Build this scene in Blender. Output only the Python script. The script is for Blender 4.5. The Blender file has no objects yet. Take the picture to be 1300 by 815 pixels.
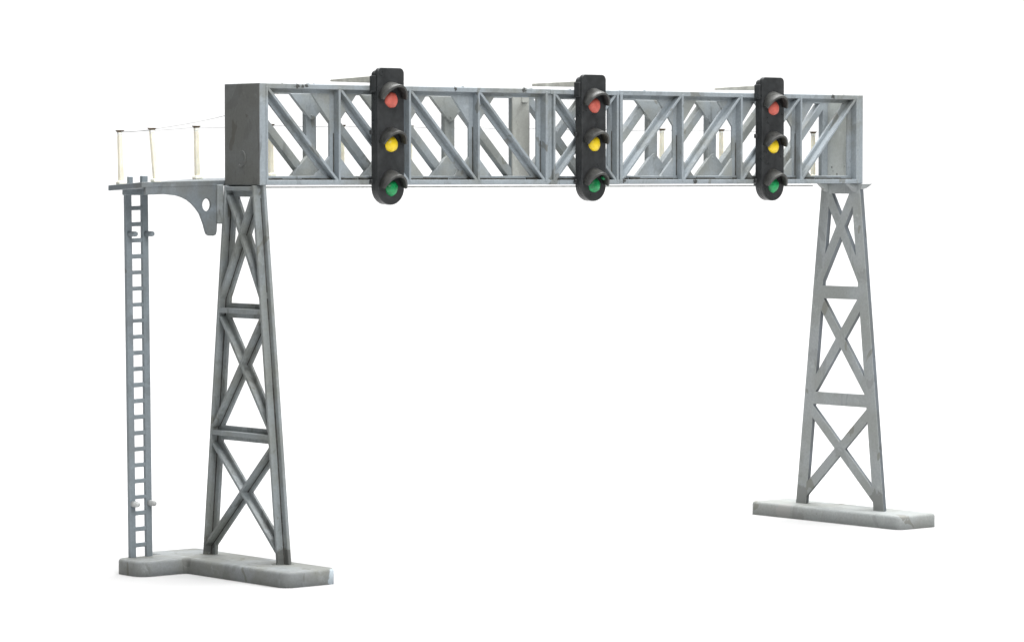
import bpy, bmesh, math, random
from mathutils import Vector, Matrix
random.seed(7)
S = bpy.context.scene
COL = S.collection
MM = 0.001
Z0 = 96.64                       # the bottom of the footings is the ground

def V(x, y, z):
    return Vector((x * MM, y * MM, (z + Z0) * MM))

# ------------------------------------------------------------------ materials
class NT:
    def __init__(self, name):
        self.m = bpy.data.materials.new(name); self.m.use_nodes = True
        self.t = self.m.node_tree; self.t.nodes.clear()
        self.out = self.n('ShaderNodeOutputMaterial')
        self.b = self.n('ShaderNodeBsdfPrincipled')
        self.l(self.b.outputs[0], self.out.inputs[0])
        self.tc = self.n('ShaderNodeTexCoord')
    def n(self, k, **kw):
        x = self.t.nodes.new(k)
        for a, b in kw.items(): setattr(x, a, b)
        return x
    def l(self, a, b): self.t.links.new(a, b)
    def vec(self, scale=(1, 1, 1), loc=(0, 0, 0)):
        mp = self.n('ShaderNodeMapping'); self.l(self.tc.outputs['Object'], mp.inputs[0])
        mp.inputs['Scale'].default_value = scale; mp.inputs['Location'].default_value = loc
        return mp.outputs[0]
    def noise(self, sc, detail=4, rough=.55, vec=None, dist=0):
        x = self.n('ShaderNodeTexNoise'); x.inputs['Scale'].default_value = sc
        x.inputs['Detail'].default_value = detail; x.inputs['Roughness'].default_value = rough
        x.inputs['Distortion'].default_value = dist
        self.l(vec if vec else self.tc.outputs['Object'], x.inputs['Vector'])
        return x.outputs['Fac']
    def ramp(self, fac, a, b, va=0., vb=1.):
        x = self.n('ShaderNodeMapRange'); x.interpolation_type = 'SMOOTHSTEP'
        self.l(fac, x.inputs[0]); x.inputs[1].default_value = a; x.inputs[2].default_value = b
        x.inputs[3].default_value = va; x.inputs[4].default_value = vb
        return x.outputs[0]
    def math(self, op, a, b):
        x = self.n('ShaderNodeMath', operation=op)
        for i, s in ((0, a), (1, b)):
            if isinstance(s, (int, float)): x.inputs[i].default_value = s
            else: self.l(s, x.inputs[i])
        return x.outputs[0]
    def mix(self, fac, a, b):
        x = self.n('ShaderNodeMix', data_type='RGBA')
        if isinstance(fac, (int, float)): x.inputs[0].default_value = fac
        else: self.l(fac, x.inputs[0])
        for i, c in ((6, a), (7, b)):
            if isinstance(c, tuple): x.inputs[i].default_value = (*c, 1)
            else: self.l(c, x.inputs[i])
        return x.outputs[2]
    def bump(self, h, strength=.3, dist=.0001):
        x = self.n('ShaderNodeBump'); x.inputs['Strength'].default_value = strength
        x.inputs['Distance'].default_value = dist
        self.l(h, x.inputs['Height']); self.l(x.outputs[0], self.b.inputs['Normal'])
    def sphere(self, p, r, soft, nz):
        """mask of a patch of wear round a point, its outline broken by noise"""
        x = self.n('ShaderNodeVectorMath', operation='DISTANCE')
        self.l(self.tc.outputs['Object'], x.inputs[0]); x.inputs[1].default_value = p
        d = self.math('ADD', x.outputs['Value'], self.math('MULTIPLY', self.math('SUBTRACT', nz, .5), r * (1.5 if r > .001 else 4.5)))
        return self.ramp(d, r - soft, r + soft, 1, 0)

def grey(name, blue, olive, dark, olive_at=.5, stain=.62, rough=.5, patches=(), speck=.0):
    k = NT(name)
    big = k.noise(70, 5, .6)
    c = k.mix(k.ramp(big, olive_at - .1, olive_at + .12), blue, olive)
    # vertical wash of old dirt
    st = k.noise(1, 5, .65, k.vec((260, 260, 60), (3.1, .7, .2)), .6)
    c = k.mix(k.math('MULTIPLY', k.ramp(st, stain, stain + .12), .6), c, dark)
    # pale rubbed patches
    pl = k.noise(230, 4, .6, k.vec((1, 1, 1), (.5, .31, .9)))
    c = k.mix(k.math('MULTIPLY', k.ramp(pl, .6, .72), .35), c, tuple(min(1, v * 1.5) for v in blue))
    # sharp edged blotches where the wash dried
    bl = k.noise(120, 4, .55, k.vec((1, 1, .55), (.71, .13, .37)), .8)
    c = k.mix(k.math('MULTIPLY', k.ramp(bl, .60, .62), .30), c, tuple(v * .55 for v in olive))
    bl2 = k.noise(150, 3, .5, k.vec((1, 1, .6), (.17, .93, .57)), .5)
    c = k.mix(k.math('MULTIPLY', k.ramp(bl2, .655, .67), .55), c, tuple(v * m for v, m in zip(olive, (.50, .45, .36))))
    fine = k.noise(1400, 3, .7)
    c = k.mix(k.math('MULTIPLY', k.ramp(fine, .3, .75), .3), c, tuple(v * .62 for v in olive))
    nz = k.noise(420, 4, .6)
    for p, r, col in patches:
        c = k.mix(k.sphere(p, r, r * .08, nz if r > .001 else fine), c, col)
    if speck:
        vo = k.n('ShaderNodeTexVoronoi'); vo.inputs['Scale'].default_value = 330
        k.l(k.tc.outputs['Object'], vo.inputs['Vector'])
        c = k.mix(k.ramp(vo.outputs['Distance'], speck, speck + .05, .7, 0), c, dark)
    k.l(c, k.b.inputs['Base Color'])
    k.l(k.ramp(big, .3, .7, rough - .08, rough + .12), k.b.inputs['Roughness'])
    k.b.inputs['Specular IOR Level'].default_value = .4
    k.bump(k.math('ADD', k.math('MULTIPLY', k.noise(900, 4, .7), .5), k.noise(200, 3)), .35, .00016)
    return k.m

def plain(name, col, rough=.45, var=.25, bump=.2, spec=.5, scale=500):
    k = NT(name)
    n = k.noise(scale, 5, .65)
    c = k.mix(k.ramp(n, .3, .72), tuple(v * (1 - var) for v in col), tuple(min(1, v * (1 + var)) for v in col))
    k.l(c, k.b.inputs['Base Color'])
    k.l(k.ramp(k.noise(scale * .6, 3), .3, .7, rough - .1, rough + .12), k.b.inputs['Roughness'])
    k.b.inputs['Specular IOR Level'].default_value = spec
    k.bump(k.noise(scale * 2.2, 4, .7), bump, .0001)
    return k.m

BLUE, OLIVE, DARK = (.26, .295, .32), (.205, .218, .21), (.075, .078, .074)
M_GIRDER = grey('girder_paint', BLUE, OLIVE, DARK, .56, .60, patches=[(tuple(V(*p)), r, (.05, .052, .05)) for p, r in
    (((11.5, .0, 24.4), .0006), ((14.5, .0, 24.7), .0005), ((13.2, 0, 24.3), .0004), ((62, 0, 24.6), .0005), ((85, 0, 24.5), .0006), ((146, 0, .6), .0008), ((199, 0, 24.5), .0006), ((120, 0, 1.), .0006))])
M_INNER = grey('inner_girder_paint', (.29, .325, .35), (.26, .275, .262), DARK, .47, .61)
M_PLATE_A = grey('end_plate_paint', (.135, .142, .14), (.118, .122, .114), (.06, .06, .058), .45, .6, speck=.0)
M_PLATE_B = grey('speckled_plate_paint', (.43, .455, .44), (.39, .41, .385), (.09, .09, .085), .45, .68, speck=.1)
M_TOWER_A = grey('near_tower_paint', (.235, .26, .27), (.20, .212, .20), (.055, .056, .052), .5, .57,
    patches=[((.001, y * MM, (-91 + Z0) * MM), .0024, (.105, .11, .105)) for y in (24.3, -8.6)])
M_TOWER_B = grey('far_tower_paint', (.30, .32, .325), (.265, .28, .27), (.10, .105, .10), .48, .68,
    patches=[((.20983, y * MM, (-90.6 + Z0) * MM), .0034, (.19, .198, .192)) for y in (23.3, -7.6)])
M_LADDER = grey('ladder_paint', (.215, .25, .272), (.20, .225, .24), (.07, .075, .08), .55, .66)
M_DECK = grey('walkway_paint', (.165, .19, .207), (.145, .157, .157), (.07, .07, .07), .5, .6)
M_SPLICE = grey('splice_paint', (.40, .41, .385), (.36, .365, .335), DARK, .5, .66)
M_GRIME = plain('dried_grime', (.060, .059, .054), .8, .5, .4, .2, 600)
def P(x, y, z): return tuple(V(x, y, z))
M_BASE_A = grey('near_footing_paint', (.245, .262, .268), (.21, .217, .203), (.09, .09, .08), .46, .60, .7,
    patches=[(P(6.2, -21.8, -95.2), .0026, (.44, .50, .54)),
             (P(-9.2, 18.9, -93.4), .0013, (.16, .165, .155))])
M_BASE_B = grey('far_footing_paint', (.31, .328, .326), (.275, .285, .27), (.22, .22, .21), .5, .70, .7,
    patches=[(P(203.4, 24, -94.3), .0026, (.30, .30, .29))])
M_LIP = plain('lip_plastic', (.42, .43, .42), .5, .2)
M_BAR = plain('pale_bar_plastic', (.52, .52, .47), .4, .22, .2, .5, 260)
M_BLACK = plain('black_plastic', (.026, .028, .029), .36, .3, .25, .45, 400)
M_HOOD = plain('worn_black_hood', (.052, .053, .050), .5, .45, .4, .45, 420)
M_RED = plain('red_enamel', (.53, .115, .085), .5, .16, .3, .4, 700)
M_YELLOW = plain('yellow_enamel', (.83, .60, .018), .35, .14, .3, .5, 700)
M_GREEN = plain('green_enamel', (.008, .25, .075), .3, .45, .3, .5, 600)
M_CREAM = plain('cream_plastic', (.80, .77, .66), .5, .07, .15, .4, 500)
M_WHITE = plain('ivory_plastic', (.90, .88, .78), .5, .04, .15, .4, 500)
for q in (M_CREAM, M_WHITE):      # thin translucent plastic
    bs = next(n for n in q.node_tree.nodes if n.type == 'BSDF_PRINCIPLED')
    bs.inputs['Subsurface Weight'].default_value = .6; bs.inputs['Subsurface Scale'].default_value = .001
    bs.inputs['Subsurface Radius'].default_value = (1, .9, .7)
M_CAP = plain('brown_tip', (.10, .075, .05), .6, .4, .3, .3, 900)
M_WIRE = plain('clear_thread', (.30, .30, .30), .4, .1, .0, .5, 500)

# ------------------------------------------------------------------ mesh building
def clip(poly, a, b, c):
    """keep the side a*u + b*v <= c of a convex polygon"""
    out = []
    for i in range(len(poly)):
        p, q = poly[i - 1], poly[i]
        dp, dq = a * p[0] + b * p[1] - c, a * q[0] + b * q[1] - c
        if (dp <= 0) != (dq <= 0):
            t = dp / (dp - dq); out.append((p[0] + (q[0] - p[0]) * t, p[1] + (q[1] - p[1]) * t))
        if dq <= 0: out.append(q)
    return out

class MB:
    def __init__(self): self.bm = bmesh.new()
    def prism(self, ring0, ring1):
        a = [self.bm.verts.new(V(*p)) for p in ring0]; b = [self.bm.verts.new(V(*p)) for p in ring1]
        n = len(a)
        self.bm.faces.new(a); self.bm.faces.new(b[::-1])
        for i in range(n): self.bm.faces.new((a[i - 1], a[i], b[i], b[i - 1]))
        return self
    def sheet(self, poly, f, w0, w1):
        if len(poly) < 3: return self
        return self.prism([f(u, v, w0) for u, v in poly], [f(u, v, w1) for u, v in poly])
    def box(self, x0, x1, y0, y1, z0, z1, top=None):
        r = [(x0, y0), (x1, y0), (x1, y1), (x0, y1)]
        t = r if top is None else top
        return self.prism([(x, y, z0) for x, y in r], [(x, y, z1) for x, y in t])
    def tube(self, pts, r, n=10, cap=True):
        pts = [V(*p) for p in pts]; rings = []
        rs = r if isinstance(r, (list, tuple)) else [r] * len(pts)
        for i, p in enumerate(pts):
            d = (pts[min(i + 1, len(pts) - 1)] - pts[max(i - 1, 0)]).normalized()
            s = d.orthogonal().normalized() if i == 0 else (s - d * s.dot(d)).normalized()
            t = d.cross(s)
            rings.append([self.bm.verts.new(p + (s * math.cos(6.2832 * k / n) + t * math.sin(6.2832 * k / n)) * rs[i] * MM) for k in range(n)])
        for A, B in zip(rings, rings[1:]):
            for k in range(n): self.bm.faces.new((A[k - 1], A[k], B[k], B[k - 1]))
        if cap: self.bm.faces.new(rings[0]); self.bm.faces.new(rings[-1][::-1])
        return self
    def build(self, name, mat, parent=None, bevel=.1, seg=1, smooth=False, jitter=0.):
        bm = self.bm
        bmesh.ops.recalc_face_normals(bm, faces=bm.faces)
        if bevel:
            es = [e for e in bm.edges if len(e.link_faces) == 2 and e.calc_face_angle(0) > .35]
            bmesh.ops.bevel(bm, geom=es, offset=bevel * MM, segments=seg, affect='EDGES', profile=.5, clamp_overlap=True)
        if jitter:
            for v in bm.verts: v.co += Vector([random.uniform(-1, 1) * jitter * MM for _ in range(3)])
        me = bpy.data.meshes.new(name); bm.to_mesh(me); bm.free()
        if smooth:
            for p in me.polygons: p.use_smooth = True
        return link(name, me, mat, parent)

def link(name, me, mat, parent):
    o = bpy.data.objects.new(name, me); me.materials.append(mat); COL.objects.link(o)
    if parent:
        o.parent = parent
        # parents are unrotated: keep the mesh where its coordinates say
        base = Vector()
        q = parent
        while q: base += q.location; q = q.parent
        o.location = -base
    return o

def empty(name, loc, parent=None):
    o = bpy.data.objects.new(name, None); COL.objects.link(o); o.empty_display_size = .01
    o.location = loc
    if parent:
        q = parent; base = Vector()
        while q: base += q.location; q = q.parent
        o.parent = parent; o.location = loc - base
    return o

def tag(o, label, cat, group=None, kind=None):
    if label: o['label'] = label
    if cat: o['category'] = cat
    if group: o['group'] = group
    if kind: o['kind'] = kind
    return o

def holed_plate(outline, holes, f, w0, w1, bev=.12):
    """flat plate with holes cut through it, from a filled 2D curve"""
    cu = bpy.data.curves.new('plate', 'CURVE'); cu.dimensions = '2D'; cu.fill_mode = 'BOTH'
    for ring in [outline] + holes:
        sp = cu.splines.new('POLY'); sp.points.add(len(ring) - 1); sp.use_cyclic_u = True
        for p, (u, v) in zip(sp.points, ring): p.co = (u, v, 0, 1)
    cu.extrude = abs(w1 - w0) / 2 - bev; cu.bevel_depth = bev; cu.bevel_resolution = 1; cu.offset = -bev
    o = bpy.data.objects.new('plate', cu); COL.objects.link(o)
    dg = bpy.context.evaluated_depsgraph_get()
    me = bpy.data.meshes.new_from_object(o.evaluated_get(dg))
    bpy.data.objects.remove(o)
    wm = (w0 + w1) / 2
    for v in me.vertices: v.co = V(*f(v.co.x, v.co.y, wm + v.co.z))
    bm = bmesh.new(); bm.from_mesh(me); bmesh.ops.remove_doubles(bm, verts=bm.verts, dist=1e-6)
    bmesh.ops.recalc_face_normals(bm, faces=bm.faces); bm.to_mesh(me); bm.free()
    me.materials.clear()
    return me

# ------------------------------------------------------------------ the setting
# one white sweep: a table top that curves up into a wall behind the model
FW2 = Vector((.641, .767)).normalized(); SD2 = Vector((FW2.y, -FW2.x)); CE2 = Vector((.1055, .0076))
g = MB(); prof = [(-1.6, 0), (-.4, 0), (0, 0), (.45, 0)] + [(.45 + .45 * math.sin(math.radians(a)), .45 - .45 * math.cos(math.radians(a))) for a in range(6, 91, 6)] + [(.9, 1.3)]
rows = []
for d, z in prof:
    rows.append([g.bm.verts.new(Vector((*(CE2 + FW2 * d + SD2 * e), z))) for e in (-1.6, -.6, .6, 1.6)])
for A, B in zip(rows, rows[1:]):
    for i in range(3): g.bm.faces.new((A[i], A[i + 1], B[i + 1], B[i]))
k = NT('white_tabletop')
k.l(k.mix(k.noise(30), (.43, .43, .43), (.45, .45, .45)), k.b.inputs['Base Color']); k.b.inputs['Roughness'].default_value = .9
k.b.inputs['Specular IOR Level'].default_value = .1
tag(g.build('ground', k.m, None, 0, smooth=True), None, None, kind='structure')

# ------------------------------------------------------------------ the gantry
GANTRY = empty('signal_gantry', V(105.5, 7.6, -Z0))
tag(GANTRY, 'weathered grey model railway gantry of lattice girders on two tapering lattice towers', 'signal gantry')

D = 14.86; H = 25.; LG = 211.05
POSTS = [2.33, 24.7, 47.05, 69.7, 92.66, 95.39, 117.7, 119.0, 141.3, 163.45, 186.45, 208.65]
front = lambda u, v, w: (u, w, v)
back = lambda u, v, w: (u, D - w, v)
RIB, SH = 2.1, .8

def strip_poly(p, q, wd, ext=0):
    dx, dy = q[0] - p[0], q[1] - p[1]; L = math.hypot(dx, dy); dx /= L; dy /= L
    a = (p[0] - dx * ext, p[1] - dy * ext); b = (q[0] + dx * ext, q[1] + dy * ext); h = wd / 2
    return [(a[0] - dy * h, a[1] + dx * h), (b[0] - dy * h, b[1] + dx * h), (b[0] + dy * h, b[1] - dx * h), (a[0] + dy * h, a[1] - dx * h)]

def window(poly, u0, u1, v0, v1):
    for c in ((-1, 0, -u0), (1, 0, u1), (0, -1, -v0), (0, 1, v1)): poly = clip(poly, *c)
    return poly

def girder(f, mat, gus_t, gus_b, isback):
    b = MB()
    rect = lambda u0, u1, v0, v1: [(u0, v0), (u1, v0), (u1, v1), (u0, v1)]
    x0, x1 = 2.02, 209.03
    for v0, v1, r0, r1 in ((22.75, 24.9, 23.75, 25.0), (.1, 2.25, 0., 1.25)):
        # chords run in three mouldings, left half, centre panel, right half
        for a, c, dz in ((x0, 94.0, 0), (94.04, 118.33, -.06), (118.4, x1, .03)):
            b.sheet(rect(a, c, v0 + dz, v1 + dz), f, RIB, RIB + SH)
            b.sheet(rect(a, c, r0 + dz, r1 + dz), f, dz * .5 + .03, RIB + .1)
    if not isback:
        rnd = random.Random(3)
        # slivers of moulding flash left along the top edge
        for x in (6.5, 11.2, 13.9, 16.5, 44.2, 61.5, 63.4, 84.1, 86.4, 100.3, 126.5, 152.0, 158.4, 177.5, 198.2, 203.0):
            L = rnd.uniform(.8, 2.6); h = rnd.uniform(.18, .42); y0 = rnd.uniform(.05, .5)
            b.prism([(x, y0, 24.9), (x + L, y0, 24.9), (x + L * rnd.uniform(.3, .7), y0, 25 + h)], [(x, y0 + .3, 24.9), (x + L, y0 + .3, 24.9), (x + L * rnd.uniform(.3, .7), y0 + .3, 25 + h)])
    g_ = b.build('lattice_girder', mat, GANTRY, .14)
    for i, x in enumerate(POSTS):
        p = MB(); hw = 1.62; th = .34
        l, r = x - hw, x + hw
        if i == 0: l = 2.05
        if i in (11,): r = 209.0
        if i == 4: r = 93.9
        if i == 5: l = 94.1
        if i == 6: r = 118.25
        if i == 7: l = 118.45; th = .5
        p.sheet(rect(l, r, .6, 24.4), f, RIB + .03, RIB + SH - .03)
        rx = x - (.3 if isback else 0)
        p.sheet(rect(rx - th, rx + th, .7, 24.3), f, -.06 if i not in (4, 5) else -.1, RIB + .15)
        if i == 4: p.sheet(rect(x + th, 93.98, .5, 24.5), f, .55, RIB + .15)
        if i == 5: p.sheet(rect(94.06, x - th, .5, 24.5), f, .6, RIB + .15)
        p.build('post', mat, g_, .1)
    grime = MB()
    for i in (1, 2, 3, 4, 6, 8, 9, 10):        # open seam beside each rib, low down
        x = POSTS[i]; zt = random.uniform(11, 17)
        grime.sheet(rect(x - .58, x - .36, 2.4, zt), f, RIB - .16, RIB + .1)
    for a, c in zip(POSTS, POSTS[1:]):
        if c - a < 5: continue
        u = a + .4                              # dirt dried along the ledge of the bottom chord
        while u < c - .8:
            v = min(c - .36, u + random.uniform(2, 7)); grime.sheet(rect(u, v, 1.24, 1.5 + random.uniform(0, .35)), f, RIB - .55, RIB + .02); u = v + random.choice((.02, .02, .6))
    grime.build('grime_line', M_GRIME, g_, .04)
    if isback:
        m = MB(); m.sheet(rect(90.7, 96.4, .9, 23.6), f, RIB + SH - .1, RIB + SH + .42)
        m.sheet(rect(93.6, 95.6, 21.6, 23.2), f, RIB + SH + .2, RIB + SH + 1.0); m.build('splice_plate', M_SPLICE, g_, .12)
    wid, th = (2.15, .4) if isback else (2.7, .36)
    ro_ = -.5 if isback else 0
    for i in range(11):
        a, c = POSTS[i], POSTS[i + 1]
        if c - a < 5: continue
        dirs = [1] if i < 5 else [-1]
        if i == 5: dirs = [1, -1]
        for n, s in enumerate(dirs):
            p, q = ((a + .4, 23.9), (c - .5, 1.1)) if s > 0 else ((a + .5, 1.1), (c - .4, 23.9))
            m = MB(); k_ = .012 * n
            m.sheet(window(strip_poly(p, q, wid, 2), a, c, 1.0, 24.0), f, RIB + .06 + k_, RIB + SH - .06 - k_)
            m.sheet(window(strip_poly((p[0] + ro_, p[1]), (q[0] + ro_, q[1]), th * 2, 2), a + .1, c - .1, 1.0, 24.0), f, .12 + .1 * n, RIB + .2)
            m.build('diagonal', mat, g_, .1)
    for i, x in enumerate(POSTS):
        for top in (1, 0):
            hw, hh = gus_t if top else gus_b
            z = 22.9 if top else 2.1; s = -1 if top else 1
            poly = [(x - hw, z), (x + hw, z), (x + hw * .12, z + s * hh * .9), (x, z + s * hh * .96), (x - hw * .12, z + s * hh * .9)]
            lo = {0: 2.1, 5: 94.15, 7: 118.5}.get(i, -99); hi = {11: 208.9, 4: 93.85, 6: 118.2}.get(i, 999)
            poly = window(poly, lo, hi, -9, 99)
            if i in (0, 4, 5, 6, 7, 11): continue
            m = MB(); m.sheet(poly, f, RIB + .12, RIB + SH + (.1 if not isback else .45))
            if isback:     # ejector pip near the tip
                c0 = (x - .1, z + s * hh * .78)
                m.sheet([(c0[0] + .32 * math.cos(t * .785), c0[1] + .32 * math.sin(t * .785)) for t in range(8)], f, RIB + SH, RIB + SH + .62)
            m.build('gusset_plate', M_INNER, g_, .09)
    return g_

girder(front, M_GIRDER, (7.2, 8.8), (6.3, 6.6), False)
girder(back, M_INNER, (6.8, 6.9), (6.8, 6.6), True)

# end plates with a moulding mark on the outer face
for x0, x1, mat in ((0, 2.0, M_PLATE_A), (209.05, 211.05, M_PLATE_B)):
    m = MB(); m.box(x0, x1, -.02, D + .02, -.03, 25.05)
    e = m.build('end_plate', mat, GANTRY, .22, 2)
    e.data.materials.append(M_GIRDER)         # the edges carry the girder's paint
    for p in e.data.polygons:
        if abs(p.normal.x) < .5: p.material_index = 1
    if x0 == 0:
        # a raised crescent where the moulding was ejected
        c = (7.6, 6.6); n = 14; m = MB()
        arc = [math.radians(-120 + 190 * i / n) for i in range(n + 1)]
        ring = [(c[0] - 1.9 * math.cos(t), c[1] + 2.1 * math.sin(t)) for t in arc] + [(c[0] - 1.45 * math.cos(t), c[1] + 1.65 * math.sin(t)) for t in reversed(arc)]
        m.prism([(-.26, u, v) for u, v in ring], [(.3, u, v) for u, v in ring])
        m.build('moulding_mark', M_PLATE_A, e, .04)
        m = MB(); ring = [(c[0] - 1.75 * math.cos(t * .4488), c[1] + 1.95 * math.sin(t * .4488)) for t in range(14)]
        m.prism([(-.05, u, v) for u, v in ring], [(.3, u, v) for u, v in ring]); m.build('moulding_mark', M_PLATE_A, e, .03)

# ------------------------------------------------------------------ towers
YC = 7.8; ZT = -92.75
def hwid(z): return 7.58 - .1094 * z                   # half width of a tower at z
def tower(f, mat, parent_name):
    T = empty(parent_name, V(*f(YC, ZT, 0)), GANTRY)
    FL, RB = .9, 2.05
    for s in (1, -1):
        m = MB()
        lw = lambda z: 3.5 - (z + 2) * .007
        edge = [(YC + s * hwid(0), 0.02), (YC + s * hwid(ZT), ZT - .3)]
        inner = [(YC + s * (hwid(ZT) - lw(ZT)), ZT - .3), (YC + s * (hwid(0) - lw(0)), 0.02)]
        m.sheet(edge + inner, f, 0, FL)
        mid = [((edge[0][0] + inner[1][0]) / 2, -.1), ((edge[1][0] + inner[0][0]) / 2, ZT - .2)]
        t = .42
        m.sheet([(mid[0][0] - t, mid[0][1]), (mid[0][0] + t, mid[0][1]), (mid[1][0] + t, mid[1][1]), (mid[1][0] - t, mid[1][1])], f, FL - .1, FL + RB)
        m.build('leg', mat, T, .12)
    bars = [(-.04, -2.9), (-29.3, -33.0), (-60.0, -63.6)]
    for n, (a, b_) in enumerate(bars):
        m = MB(); zc = (a + b_) / 2; h = hwid(zc) - 1.4
        m.sheet([(YC - h, a), (YC + h, a), (YC + h, b_), (YC - h, b_)], f, .03, FL - .03)
        th = .6 if n else .5
        zr = zc + (0 if n else .6)
        m.sheet([(YC - h + .5, zr + th), (YC + h - .5, zr + th), (YC + h - .5, zr - th), (YC - h + .5, zr - th)], f, FL - .2, FL + RB - .08)
        m.build('crossbar', mat, T, .12)
    bays = [(-2.4, -29.8, -12.2, .55), (-32.6, -60.4, -44.4, .745), (-63.2, ZT, -76.0, 1.07)]
    for zt, zb, zc, sl in bays:
        for n, s in enumerate((1, -1)):
            L = 30
            p = (YC + s * sl * L, zc - L); q = (YC - s * sl * L, zc + L)
            def cut(poly, inset):
                poly = clip(poly, 0, 1, zt); poly = clip(poly, 0, -1, -zb)
                for sg in (1, -1):      # stop inside the legs
                    # sg*(y-YC) <= hwid(z)-inset
                    poly = clip(poly, sg, .1094, 7.58 - inset + sg * YC)
                return poly
            m = MB()
            m.sheet(cut(strip_poly(p, q, 2.9), 1.2), f, .05 + .015 * n, FL - .05 - .015 * n)
            m.sheet(cut(strip_poly(p, q, .78), 1.6), f, FL - .2, FL + RB - .12 - .16 * n)
            m.build('cross_brace', mat, T, .11)
    gm = MB()
    for s in (1, -1):
        lw = lambda z: 3.5 - (z + 2) * .007
        cen = lambda z: YC + s * (hwid(z) - lw(z) / 2)
        zz = -3.2
        while zz > ZT + 1:
            z2 = max(ZT + .1, zz - random.uniform(5, 16))
            for q in (-1, 1):
                o0 = .42 * q; o1 = (.42 + random.uniform(.1, .3)) * q
                gm.sheet([(cen(zz) + o0 * .8, zz), (cen(zz) + o1, zz), (cen(z2) + o1, z2), (cen(z2) + o0 * .8, z2)], f, FL - .05, FL + random.uniform(.12, .22))
            zz = z2 - random.choice((.05, .05, 1.5))
    for zt, zb, zc, sl in bays:
        for s in (1,):
            for q in (.5, -.5):
                L = 30; p = (YC + s * sl * L, zc - L); e = (YC - s * sl * L, zc + L)
                dx, dy = e[0] - p[0], e[1] - p[1]; n = math.hypot(dx, dy); ox, oy = -dy / n * q, dx / n * q
                poly = strip_poly((p[0] + ox, p[1] + oy), (e[0] + ox, e[1] + oy)  , .2)
                poly = clip(clip(poly, 0, 1, zt), 0, -1, -zb)
                for sg in (1, -1): poly = clip(poly, sg, .1094, 7.58 - 2.2 + sg * YC)
                gm.sheet(poly, f, FL - .08, FL + .09)
    gm.build('grime_line', M_GRIME, T, .03)
    return T
left = lambda u, v, w: (2.15 - w, u, v)
right = lambda u, v, w: (209.83 + w, u, v)
TA = tower(left, M_TOWER_A, 'lattice_tower')
TB = tower(right, M_TOWER_B, 'lattice_tower')
M_TB_SHADE = grey('far_tower_shade', (.14, .16, .178), (.125, .138, .142), (.06, .064, .064), .5, .64)  # darker, bluer tower paint: shade painted onto the edges and ribs
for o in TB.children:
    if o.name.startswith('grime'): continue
    o.data.materials.append(M_TB_SHADE)
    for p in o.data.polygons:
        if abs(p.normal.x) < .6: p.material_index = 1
tag(TA, 'near lattice tower beside the ladder, ribbed face outwards', None)
tag(TB, 'far lattice tower, flat face inwards', None)
# lugs that carry the girder on the far tower
for y in (1.2, 12.6):
    m = MB(); m.prism([(206.6, y, -.02), (209.9, y, -.02), (209.9, y, -2.6)], [(206.6, y + 1.5, -.02), (209.9, y + 1.5, -.02), (209.9, y + 1.5, -2.6)])
    m.build('mounting_lug', M_TOWER_B, TB, .08)
m = MB(); m.prism([(209.6, -1.2, -.06), (212.6, -2.4, -.06), (212.6, -.2, -.06), (210, .4, -.06)], [(209.6, -.5, -1.6), (212.2, -.9, -1.0), (212.4, -.1, -1.4), (210, .4, -1.8)])
m.build('mounting_lug', M_TOWER_B, TB, .05)

# ------------------------------------------------------------------ footings
def chamfered(pts, r):
    """round the corners of an outline a little"""
    out = []
    n = len(pts)
    for i in range(n):
        p = Vector(pts[i]); a = (Vector(pts[i - 1]) - p).normalized(); b = (Vector(pts[(i + 1) % n]) - p).normalized()
        rr = r[i] if isinstance(r, (list, tuple)) else r
        for t in [q / 8 for q in range(9)]:
            q0 = p + a * rr * (1 - t) ; q1 = p + b * rr * t
            out.append(tuple(p + a * rr * (1 - t) ** 2 + b * rr * t ** 2))
    return out
def footing(pts, r, mat):
    ol = chamfered(pts, r)
    cx = sum(p[0] for p in ol) / len(ol); cy = sum(p[1] for p in ol) / len(ol)
    m = MB(); m.prism([(x, y, -Z0) for x, y in ol], [(x, y, ZT) for x, y in ol])
    bm = m.bm
    bmesh.ops.recalc_face_normals(bm, faces=bm.faces)
    es = [e for e in bm.edges if all(abs(v.co.z - V(0, 0, ZT).z) < 1e-6 for v in e.verts)]
    bmesh.ops.bevel(bm, geom=es, offset=.75 * MM, segments=3, affect='EDGES', profile=.5, clamp_overlap=True)
    o = m.build('footing', mat, GANTRY, 0, smooth=True)
    for p in o.data.polygons:
        if abs(p.normal.z) > .98: p.use_smooth = False
    return o
fa = footing([(-8.9, -22.4), (6.7, -22.4), (6.7, 37.6), (-8.9, 37.6), (-8.9, 30.7), (-22.7, 30.7), (-22.7, 19.3), (-8.9, 19.3)],
        [3.4, 2.6, 2.6, 2.6, 1.0, 3.0, 3.6, 1.2], M_BASE_A)
fb = footing([(203.4, -22.4), (218.5, -22.4), (218.5, 37.6), (203.4, 37.6)], [2.2, 2.0, 2.2, 1.4], M_BASE_B)
fa['label'] = 'grimy footing with a side arm under the ladder'; fb['label'] = 'pale straight footing'
# a smear of glue at the front leg
m = MB(); m.tube([(-1.5, -6.6, ZT - .1), (.3, -7.4, ZT + .05), (2.6, -8.3, ZT + .05), (3.4, -9.2, ZT - .1)], [.3, .5, .45, .2], 8); m.build('glue_smear', M_BASE_A, fa, 0, smooth=True)

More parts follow.
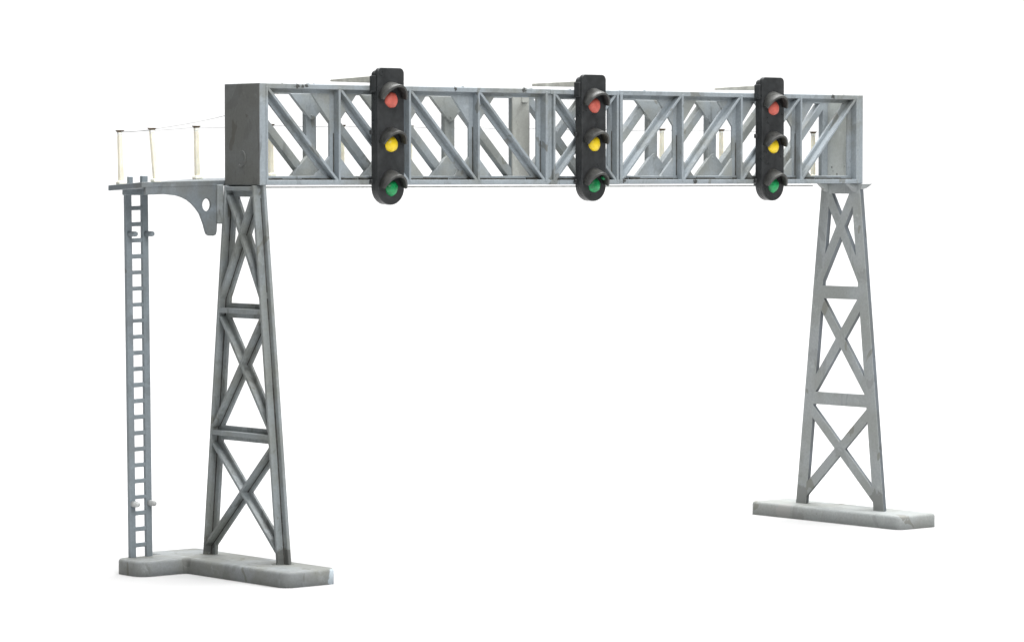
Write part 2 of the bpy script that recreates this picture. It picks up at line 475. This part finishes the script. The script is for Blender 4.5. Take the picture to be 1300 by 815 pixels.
# ------------------------------------------------------------------ ladder
LX0, LX1, LY = -19.55, -12.75, 28.3
LAD = empty('ladder', V(-16, LY, ZT), GANTRY)
lean = lambda z: -.9 * (z - ZT) / 92.               # it leans a little at the top
ZL = 2.3
for a in (LX0, LX1 - 1.9):
    m = MB(); w = 1.75
    zs = [ZT - .1, -62, -34, -.6 if a == LX0 else ZL]
    for z0, z1 in zip(zs, zs[1:]):
        d0, d1 = lean(z0) , lean(z1)
        m.prism([(a + d0, LY, z0), (a + w + d0, LY, z0), (a + w + d0, LY + 1.1, z0), (a + d0, LY + 1.1, z0)],
                [(a + d1, LY, z1), (a + w + d1, LY, z1), (a + w + d1, LY + 1.1, z1), (a + d1, LY + 1.1, z1)])
    bmesh.ops.remove_doubles(m.bm, verts=m.bm.verts, dist=1e-6)
    inner = [fc for fc in m.bm.faces if abs(fc.calc_center_median().z - V(0, 0, -62).z) < 1e-5 or abs(fc.calc_center_median().z - V(0, 0, -34).z) < 1e-5]
    bmesh.ops.delete(m.bm, geom=inner, context='FACES_ONLY')
    if a == LX0: m.box(a + .1, a + 1.35, LY + .05, LY + 1.05, -1.2, ZL - .2)
    m.build('stile', M_LADDER, LAD, .12)
z = -89.75
while z < -4:
    d = lean(z); m = MB(); hh = .52 + random.uniform(-.05, .05)
    m.prism([(LX0 + 1.6 + d, LY + .12, z - hh), (LX1 - 1.8 + d, LY + .12, z - hh + .08), (LX1 - 1.8 + d, LY + .95, z - hh + .08), (LX0 + 1.6 + d, LY + .95, z - hh)],
            [(LX0 + 1.6 + d, LY + .12, z + hh), (LX1 - 1.8 + d, LY + .12, z + hh + .08), (LX1 - 1.8 + d, LY + .95, z + hh + .08), (LX0 + 1.6 + d, LY + .95, z + hh)])
    m.build('rung', M_LADDER, LAD, .13)
    z += 4.0
for z in (-12.1, -79.3):
    for x in (LX0 + .85, LX1 - 1.0):
        d = lean(z); m = MB(); L = 3.3 if z > -50 else 2.6
        m.tube([(x + d, LY + .2, z), (x + d, LY - L * .8, z), (x + d + .05, LY - L * .93, z), (x + d + .05, LY - L, z)], [.66, .66, .55, .2] if z > -50 else [.72, .74, .6, .2], 12)
        m.build('peg', M_LADDER if z > -50 else M_LIP, LAD, 0, smooth=True)
m = MB(); m.box(-20.7, -14.3, 27.9, 29.6, -2.5, -.6); m.build('head_bar', M_LADDER, LAD, .15)

# ------------------------------------------------------------------ walkway
SEC = [(-24.4, .75, -.05), (-12, 1.0, .75), (0, 1.2, 1.45), (24, 1.5, 2.2), (70, 1.6, 2.2), (140, 1.6, 2.1), (219.5, 1.7, 2.2)]
def deck_z(x, y):
    for (a, f0, b0), (b, f1, b1) in zip(SEC, SEC[1:]):
        if x <= b:
            t = max(0, (x - a) / (b - a)); zf = f0 + (f1 - f0) * t; zb = b0 + (b1 - b0) * t
            return zf + (zb - zf) * (y - 15.3) / (30.2 - 15.3)
m = MB(); th = 1.35
rings = []
for x, a, c in SEC:
    rings.append([m.bm.verts.new(V(x, 15.3, a)), m.bm.verts.new(V(x, 30.2, c)), m.bm.verts.new(V(x, 30.2, c - th)), m.bm.verts.new(V(x, 15.3, a - th))])
for A, B in zip(rings, rings[1:]):
    for i in range(4): m.bm.faces.new((A[i - 1], A[i], B[i], B[i - 1]))
m.bm.faces.new(rings[0]); m.bm.faces.new(rings[-1][::-1])
WALK = m.build('walkway', M_DECK, GANTRY, .12)
# lip slung under the girder, carried on short hangers
m = MB(); m.box(3.2, 205.4, 14.2, 16.4, -.78, -.42); 
for x in (3.5, 48.6, 117.5, 183.5): m.box(x, x + 1.5, 15.5, 16.2, -.5, .9)
m.build('lip_strip', M_LIP, WALK, .05)
# curved bracket
arc = [(-23.2, -.55), (-23.2, -2.35), (-17.6, -2.2), (-14.0, -2.55), (-12.3, -3.0), (-10.7, -3.7), (-9.3, -4.65), (-8.1, -5.8), (-7.0, -7.1), (-6.3, -8.6), (-5.75, -9.9), (-5.4, -11.1), (-5.0, -12.1), (-4.4, -12.55), (-2.9, -12.6), (-2.3, -12.3), (-2.0, -11.5), (-1.5, -.2), (-4, .1), (-12, -.1)]
hole = [(-5.0 + 1.35 * math.cos(t * .3927), -4.9 + 1.6 * math.sin(t * .3927)) for t in range(16)]
link('bracket', holed_plate(arc, [hole], lambda u, v, w: (u, w, v), 15.4, 16.3), M_DECK, WALK)
m = MB(); m.box(-2.3, -.4, 14.6, 17.3, -9.6, .1); m.build('bracket_block', M_TOWER_A, WALK, .2)

def rail_post(x, y, lx, h=13.):
    z = deck_z(x, y) - .05
    m = MB(); hw = .66; t = .5
    m.prism([(x - hw, y - t, z + .8), (x + hw, y - t, z + .8), (x + hw, y + t, z + .8), (x - hw, y + t, z + .8)],
            [(x + lx - hw * .85, y - t, z + h - 1.0), (x + lx + hw * .85, y - t, z + h - 1.0), (x + lx + hw * .85, y + t, z + h - 1.0), (x + lx - hw * .85, y + t, z + h - 1.0)])
    p = m.build('handrail_post', M_CREAM, GANTRY, .15)
    m = MB(); m.box(x - 1.1, x + 1.1, y - .9, y + .9, z, z + .85); m.build('foot', M_WHITE, p, .15)
    m = MB(); m.box(x + lx - .6, x + lx + .6, y - .5, y + .5, z + h - 1.0, z + h - .25); m.build('glare_collar', M_WHITE, p, .12)  # whiter band below the tip, glare put into its colour
    m = MB()
    m.box(x + lx - .6, x + lx + .6, y - .45, y + .45, z + h - .3, z + h + .25, [(x + lx - 1.05, y - .6), (x + lx + 1.05, y - .6), (x + lx + 1.05, y + .6), (x + lx - 1.05, y + .6)])
    m.build('tip', M_CAP, p, .06)
    return (x + lx, y, z + h)

tops = []
for x, lx in ((-21.3, .35), (1.6, .3), (24.5, .1), (47.25, 0), (69.8, 0), (92.8, 0), (115.5, 0), (137.5, 0), (160, -.1), (183, 0), (206, 0)):
    tops.append(rail_post(x, 29.0, -lx, 13.2))
fl = rail_post(-19.75, 16.0, -1.15, 13.0)
fr = rail_post(207, 16.0, 0, 13.0)
def thread(pts):
    out = []
    for a, b in zip(pts, pts[1:]):
        for i in range(6):
            t = i / 6; sag = -.25 * math.sin(math.pi * t)
            out.append((a[0] + (b[0] - a[0]) * t, a[1] + (b[1] - a[1]) * t, a[2] + (b[2] - a[2]) * t + sag))
    out.append(pts[-1])
    m = MB(); m.tube(out, .085, 6); m.build('rail_thread', M_WIRE, GANTRY, 0, smooth=True)
thread([(fl[0], fl[1], fl[2] - .1)] + [(p[0], p[1], p[2] - .1) for p in tops])
thread([(fl[0], fl[1], fl[2] - .1), (.3, 14.95, 17.2)])

# ------------------------------------------------------------------ the signals
def signal(xc, ztop, zl, label, bar, hood_drop, smear=False, twist=0.):
    R = empty('colour_light_signal', V(xc, 0, zl[2]))
    tag(R, label, 'railway signal', 'colour light signals on the gantry')
    R2 = 4.25; YF, YB = -2.85, -.08
    ol = [(xc + R2, zl[2])]
    for i in range(1, 20): a = -math.pi * i / 20; ol.append((xc + R2 * math.cos(a), zl[2] + R2 * math.sin(a)))
    ol.append((xc - R2, zl[2]))
    for c, a0 in (((xc - R2 + 1.3, ztop - 1.3), 180), ((xc + R2 - 1.3, ztop - 1.3), 90)):
        for i in range(6): a = math.radians(a0 - 18 * i); ol.append((c[0] + 1.3 * math.cos(a), c[1] + 1.3 * math.sin(a)))
    m = MB(); m.prism([(u, YF, v) for u, v in ol], [(u, YF + 1.25, v) for u, v in ol])
    sh = lambda u, v: (xc + (u - xc) * .985, v - (.62 if v > zl[2] + 5 else -.05))     # the rear half stands a step lower
    m.prism([(sh(u, v)[0], YF + 1.2, sh(u, v)[1]) for u, v in ol], [(sh(u, v)[0], YB, sh(u, v)[1]) for u, v in ol])
    body = m.build('signal_head', M_BLACK, R, .18, 2)
    # clip that grips the top chord, and two small nubs on the side
    m = MB(); m.box(xc - R2 - .38, xc + R2 + .1, -2.3, .02, ztop - 6.0, ztop - 2.0); m.build('clip', M_BLACK, R, .15)
    for z in (13.2, .8):
        m = MB(); m.box(xc - R2 - .55, xc - R2 + .5, -1.1, .0, z - .6, z + .6); m.build('nub', M_BLACK, R, .2)
    # wedge shaped bar lying back over the girder
    b0, b1, t0, t1, yb = bar
    m = MB(); xa, xb = xc - 2.1, xc + .4
    m.prism([(xa, -.5, b0 - .05), (xb, -.5, b0 - .05), (xb, -.5, t0 + .1), (xa, -.5, t0 + .1)], [(xa + .3, yb, b1), (xb - .3, yb, b1), (xb - .3, yb, t1), (xa + .3, yb, t1)])
    m.build('fixing_bar', M_BAR, R, .08)
    for n, (z, mat, nm) in enumerate(zip(zl, (M_RED, M_YELLOW, M_GREEN), ('red_lens', 'yellow_lens', 'green_lens'))):
        # domed lens, its paint edge a little ragged
        bm = bmesh.new(); rr = 2.0; hgt = 1.15; rings = []
        ph = random.random() * 6
        for j in range(8):
            t = j / 7 * math.pi / 2; ring = []
            for i in range(28):
                a = i / 28 * 2 * math.pi
                wob = 1 + (.035 * math.sin(3 * a + ph) + .02 * math.sin(7 * a + 2 * ph)) * math.cos(t)
                r = rr * math.cos(t) * wob if j < 7 else .02
                ring.append(bm.verts.new(V(xc + .1 + r * math.cos(a), YF + .05 - hgt * math.sin(t) ** 1.1, z + r * math.sin(a))))
            rings.append(ring)
        for A, B in zip(rings, rings[1:]):
            for i in range(28): bm.faces.new((A[i - 1], A[i], B[i], B[i - 1]))
        bm.faces.new(rings[-1])
        mb = MB(); mb.bm.free(); mb.bm = bm; mb.build(nm, mat, R, 0, smooth=True)
        # hood: a curved visor, longest at the crown
        bm = bmesh.new(); n_ = 26; rings = []
        ro = 4.15 if n == 0 else 3.95; tk = .72
        for i in range(n_ + 1):
            a = math.radians(8 + 164 * i / n_); s = max(0, math.sin(a))
            ln = 1.5 + 2.2 * s ** 1.2
            ca, sa = math.cos(a), math.sin(a)
            dz = -(hood_drop[n] + .25) * (.35 + .65 * s)
            ri = ro - tk
            ring = []
            for r, y, d in ((ri, YF + .1, 0), (ro, YF + .1, 0), (ro * .985, YF - ln + .15, dz), (ro * .955, YF - ln, dz), (ri * 1.02, YF - ln, dz), (ri, YF - ln + .15, dz)):
                ring.append(bm.verts.new(V(xc + .1 + r * ca, y, z - .1 + (r + (.6, .5, .8)[n] * s) * sa + d)))
            rings.append(ring)
        for A, B in zip(rings, rings[1:]):
            for i in range(6): bm.faces.new((A[i - 1], A[i], B[i], B[i - 1]))
        bm.faces.new(rings[0]); bm.faces.new(rings[-1][::-1])
        mb = MB(); mb.bm.free(); mb.bm = bm; h = mb.build('hood', M_HOOD, R, 0)
        for p in h.data.polygons: p.use_smooth = len(p.vertices) == 4 and abs(p.normal.y) < .6
        if smear and n == 2:
            m = MB(); m.tube([(xc + 2.35, YF - .35, z + 2.2), (xc + 2.6, YF - .8, z + 1.9), (xc + 2.75, YF - 1.3, z + 1.55)], [.3, .55, .25], 8)
            m.build('paint_smear', M_GREEN, R, 0, smooth=True)
    return R
signal(38.65, 29.4, (21.3, 10.2, -.8), 'black three-lamp signal head nearest the ladder end of the girder',
       (25.63, 26.39, 27.45, 26.93, 20.15), (.5, .7, 1.0))
signal(106.7, 28.95, (20.8, 10.7, -.2), 'black three-lamp signal head with a green paint smear under its lowest hood',
       (25.74, 26.29, 27.2, 27.03, 20.5), (.9, .8, 1.0), True)
signal(172.65, 29.4, (20.9, 10.4, -.4), 'black three-lamp signal head closest to the tower that has no ladder',
       (25.89, 26.32, 27.15, 26.87, 19.0), (.9, 1.0, 1.1))

# ------------------------------------------------------------------ camera
cam = bpy.data.cameras.new('camera'); co = bpy.data.objects.new('camera', cam); COL.objects.link(co)
cam.sensor_width = 36; cam.lens = 36 * 4386.9462 / 1300
cam.clip_start = .05; cam.clip_end = 500
Rr = Vector((.766871015, -.641801211, -.000228943691)); Fw = Vector((.641222297, .766194337, -.0421924652))
Uu = Rr.cross(Fw)
M = Matrix((Rr, Uu, -Fw)).transposed().to_4x4()
M.translation = V(-497.42151313, -690.89250799, 2.51264085)
co.matrix_world = M
S.camera = co

# ------------------------------------------------------------------ studio light
w = bpy.data.worlds.new('World'); S.world = w; w.use_nodes = True
t = w.node_tree; t.nodes.clear()
out = t.nodes.new('ShaderNodeOutputWorld'); bg = t.nodes.new('ShaderNodeBackground'); t.links.new(bg.outputs[0], out.inputs[0])
bg.inputs['Color'].default_value = (1, 1, 1, 1); bg.inputs['Strength'].default_value = .19

def softbox(name, loc, target, size, power, col=(1, 1, 1)):
    l = bpy.data.lights.new(name, 'AREA'); l.shape = 'RECTANGLE'; l.size, l.size_y = size; l.energy = power; l.color = col
    o = bpy.data.objects.new(name, l); COL.objects.link(o); o.location = loc
    o.rotation_euler = (Vector(target) - Vector(loc)).to_track_quat('-Z', 'Y').to_euler()
def off(d, e, z): q = CE2 + FW2 * d + SD2 * e; return (q.x, q.y, z)
softbox('overhead_softbox', off(.05, .10, .85), off(0, .03, 0), (.9, .9), 19.)
softbox('side_softbox', off(-.68, .24, .56), off(0, .03, .08), (.4, .4), 5.2)
softbox('backdrop_softbox', off(.30, 0, 1.15), off(.85, 0, .25), (1.6, .5), 17.5)

S.render.engine = 'CYCLES'
S.view_settings.view_transform = 'Standard'; S.view_settings.look = 'None'
S.view_settings.exposure = 0; S.view_settings.gamma = 1
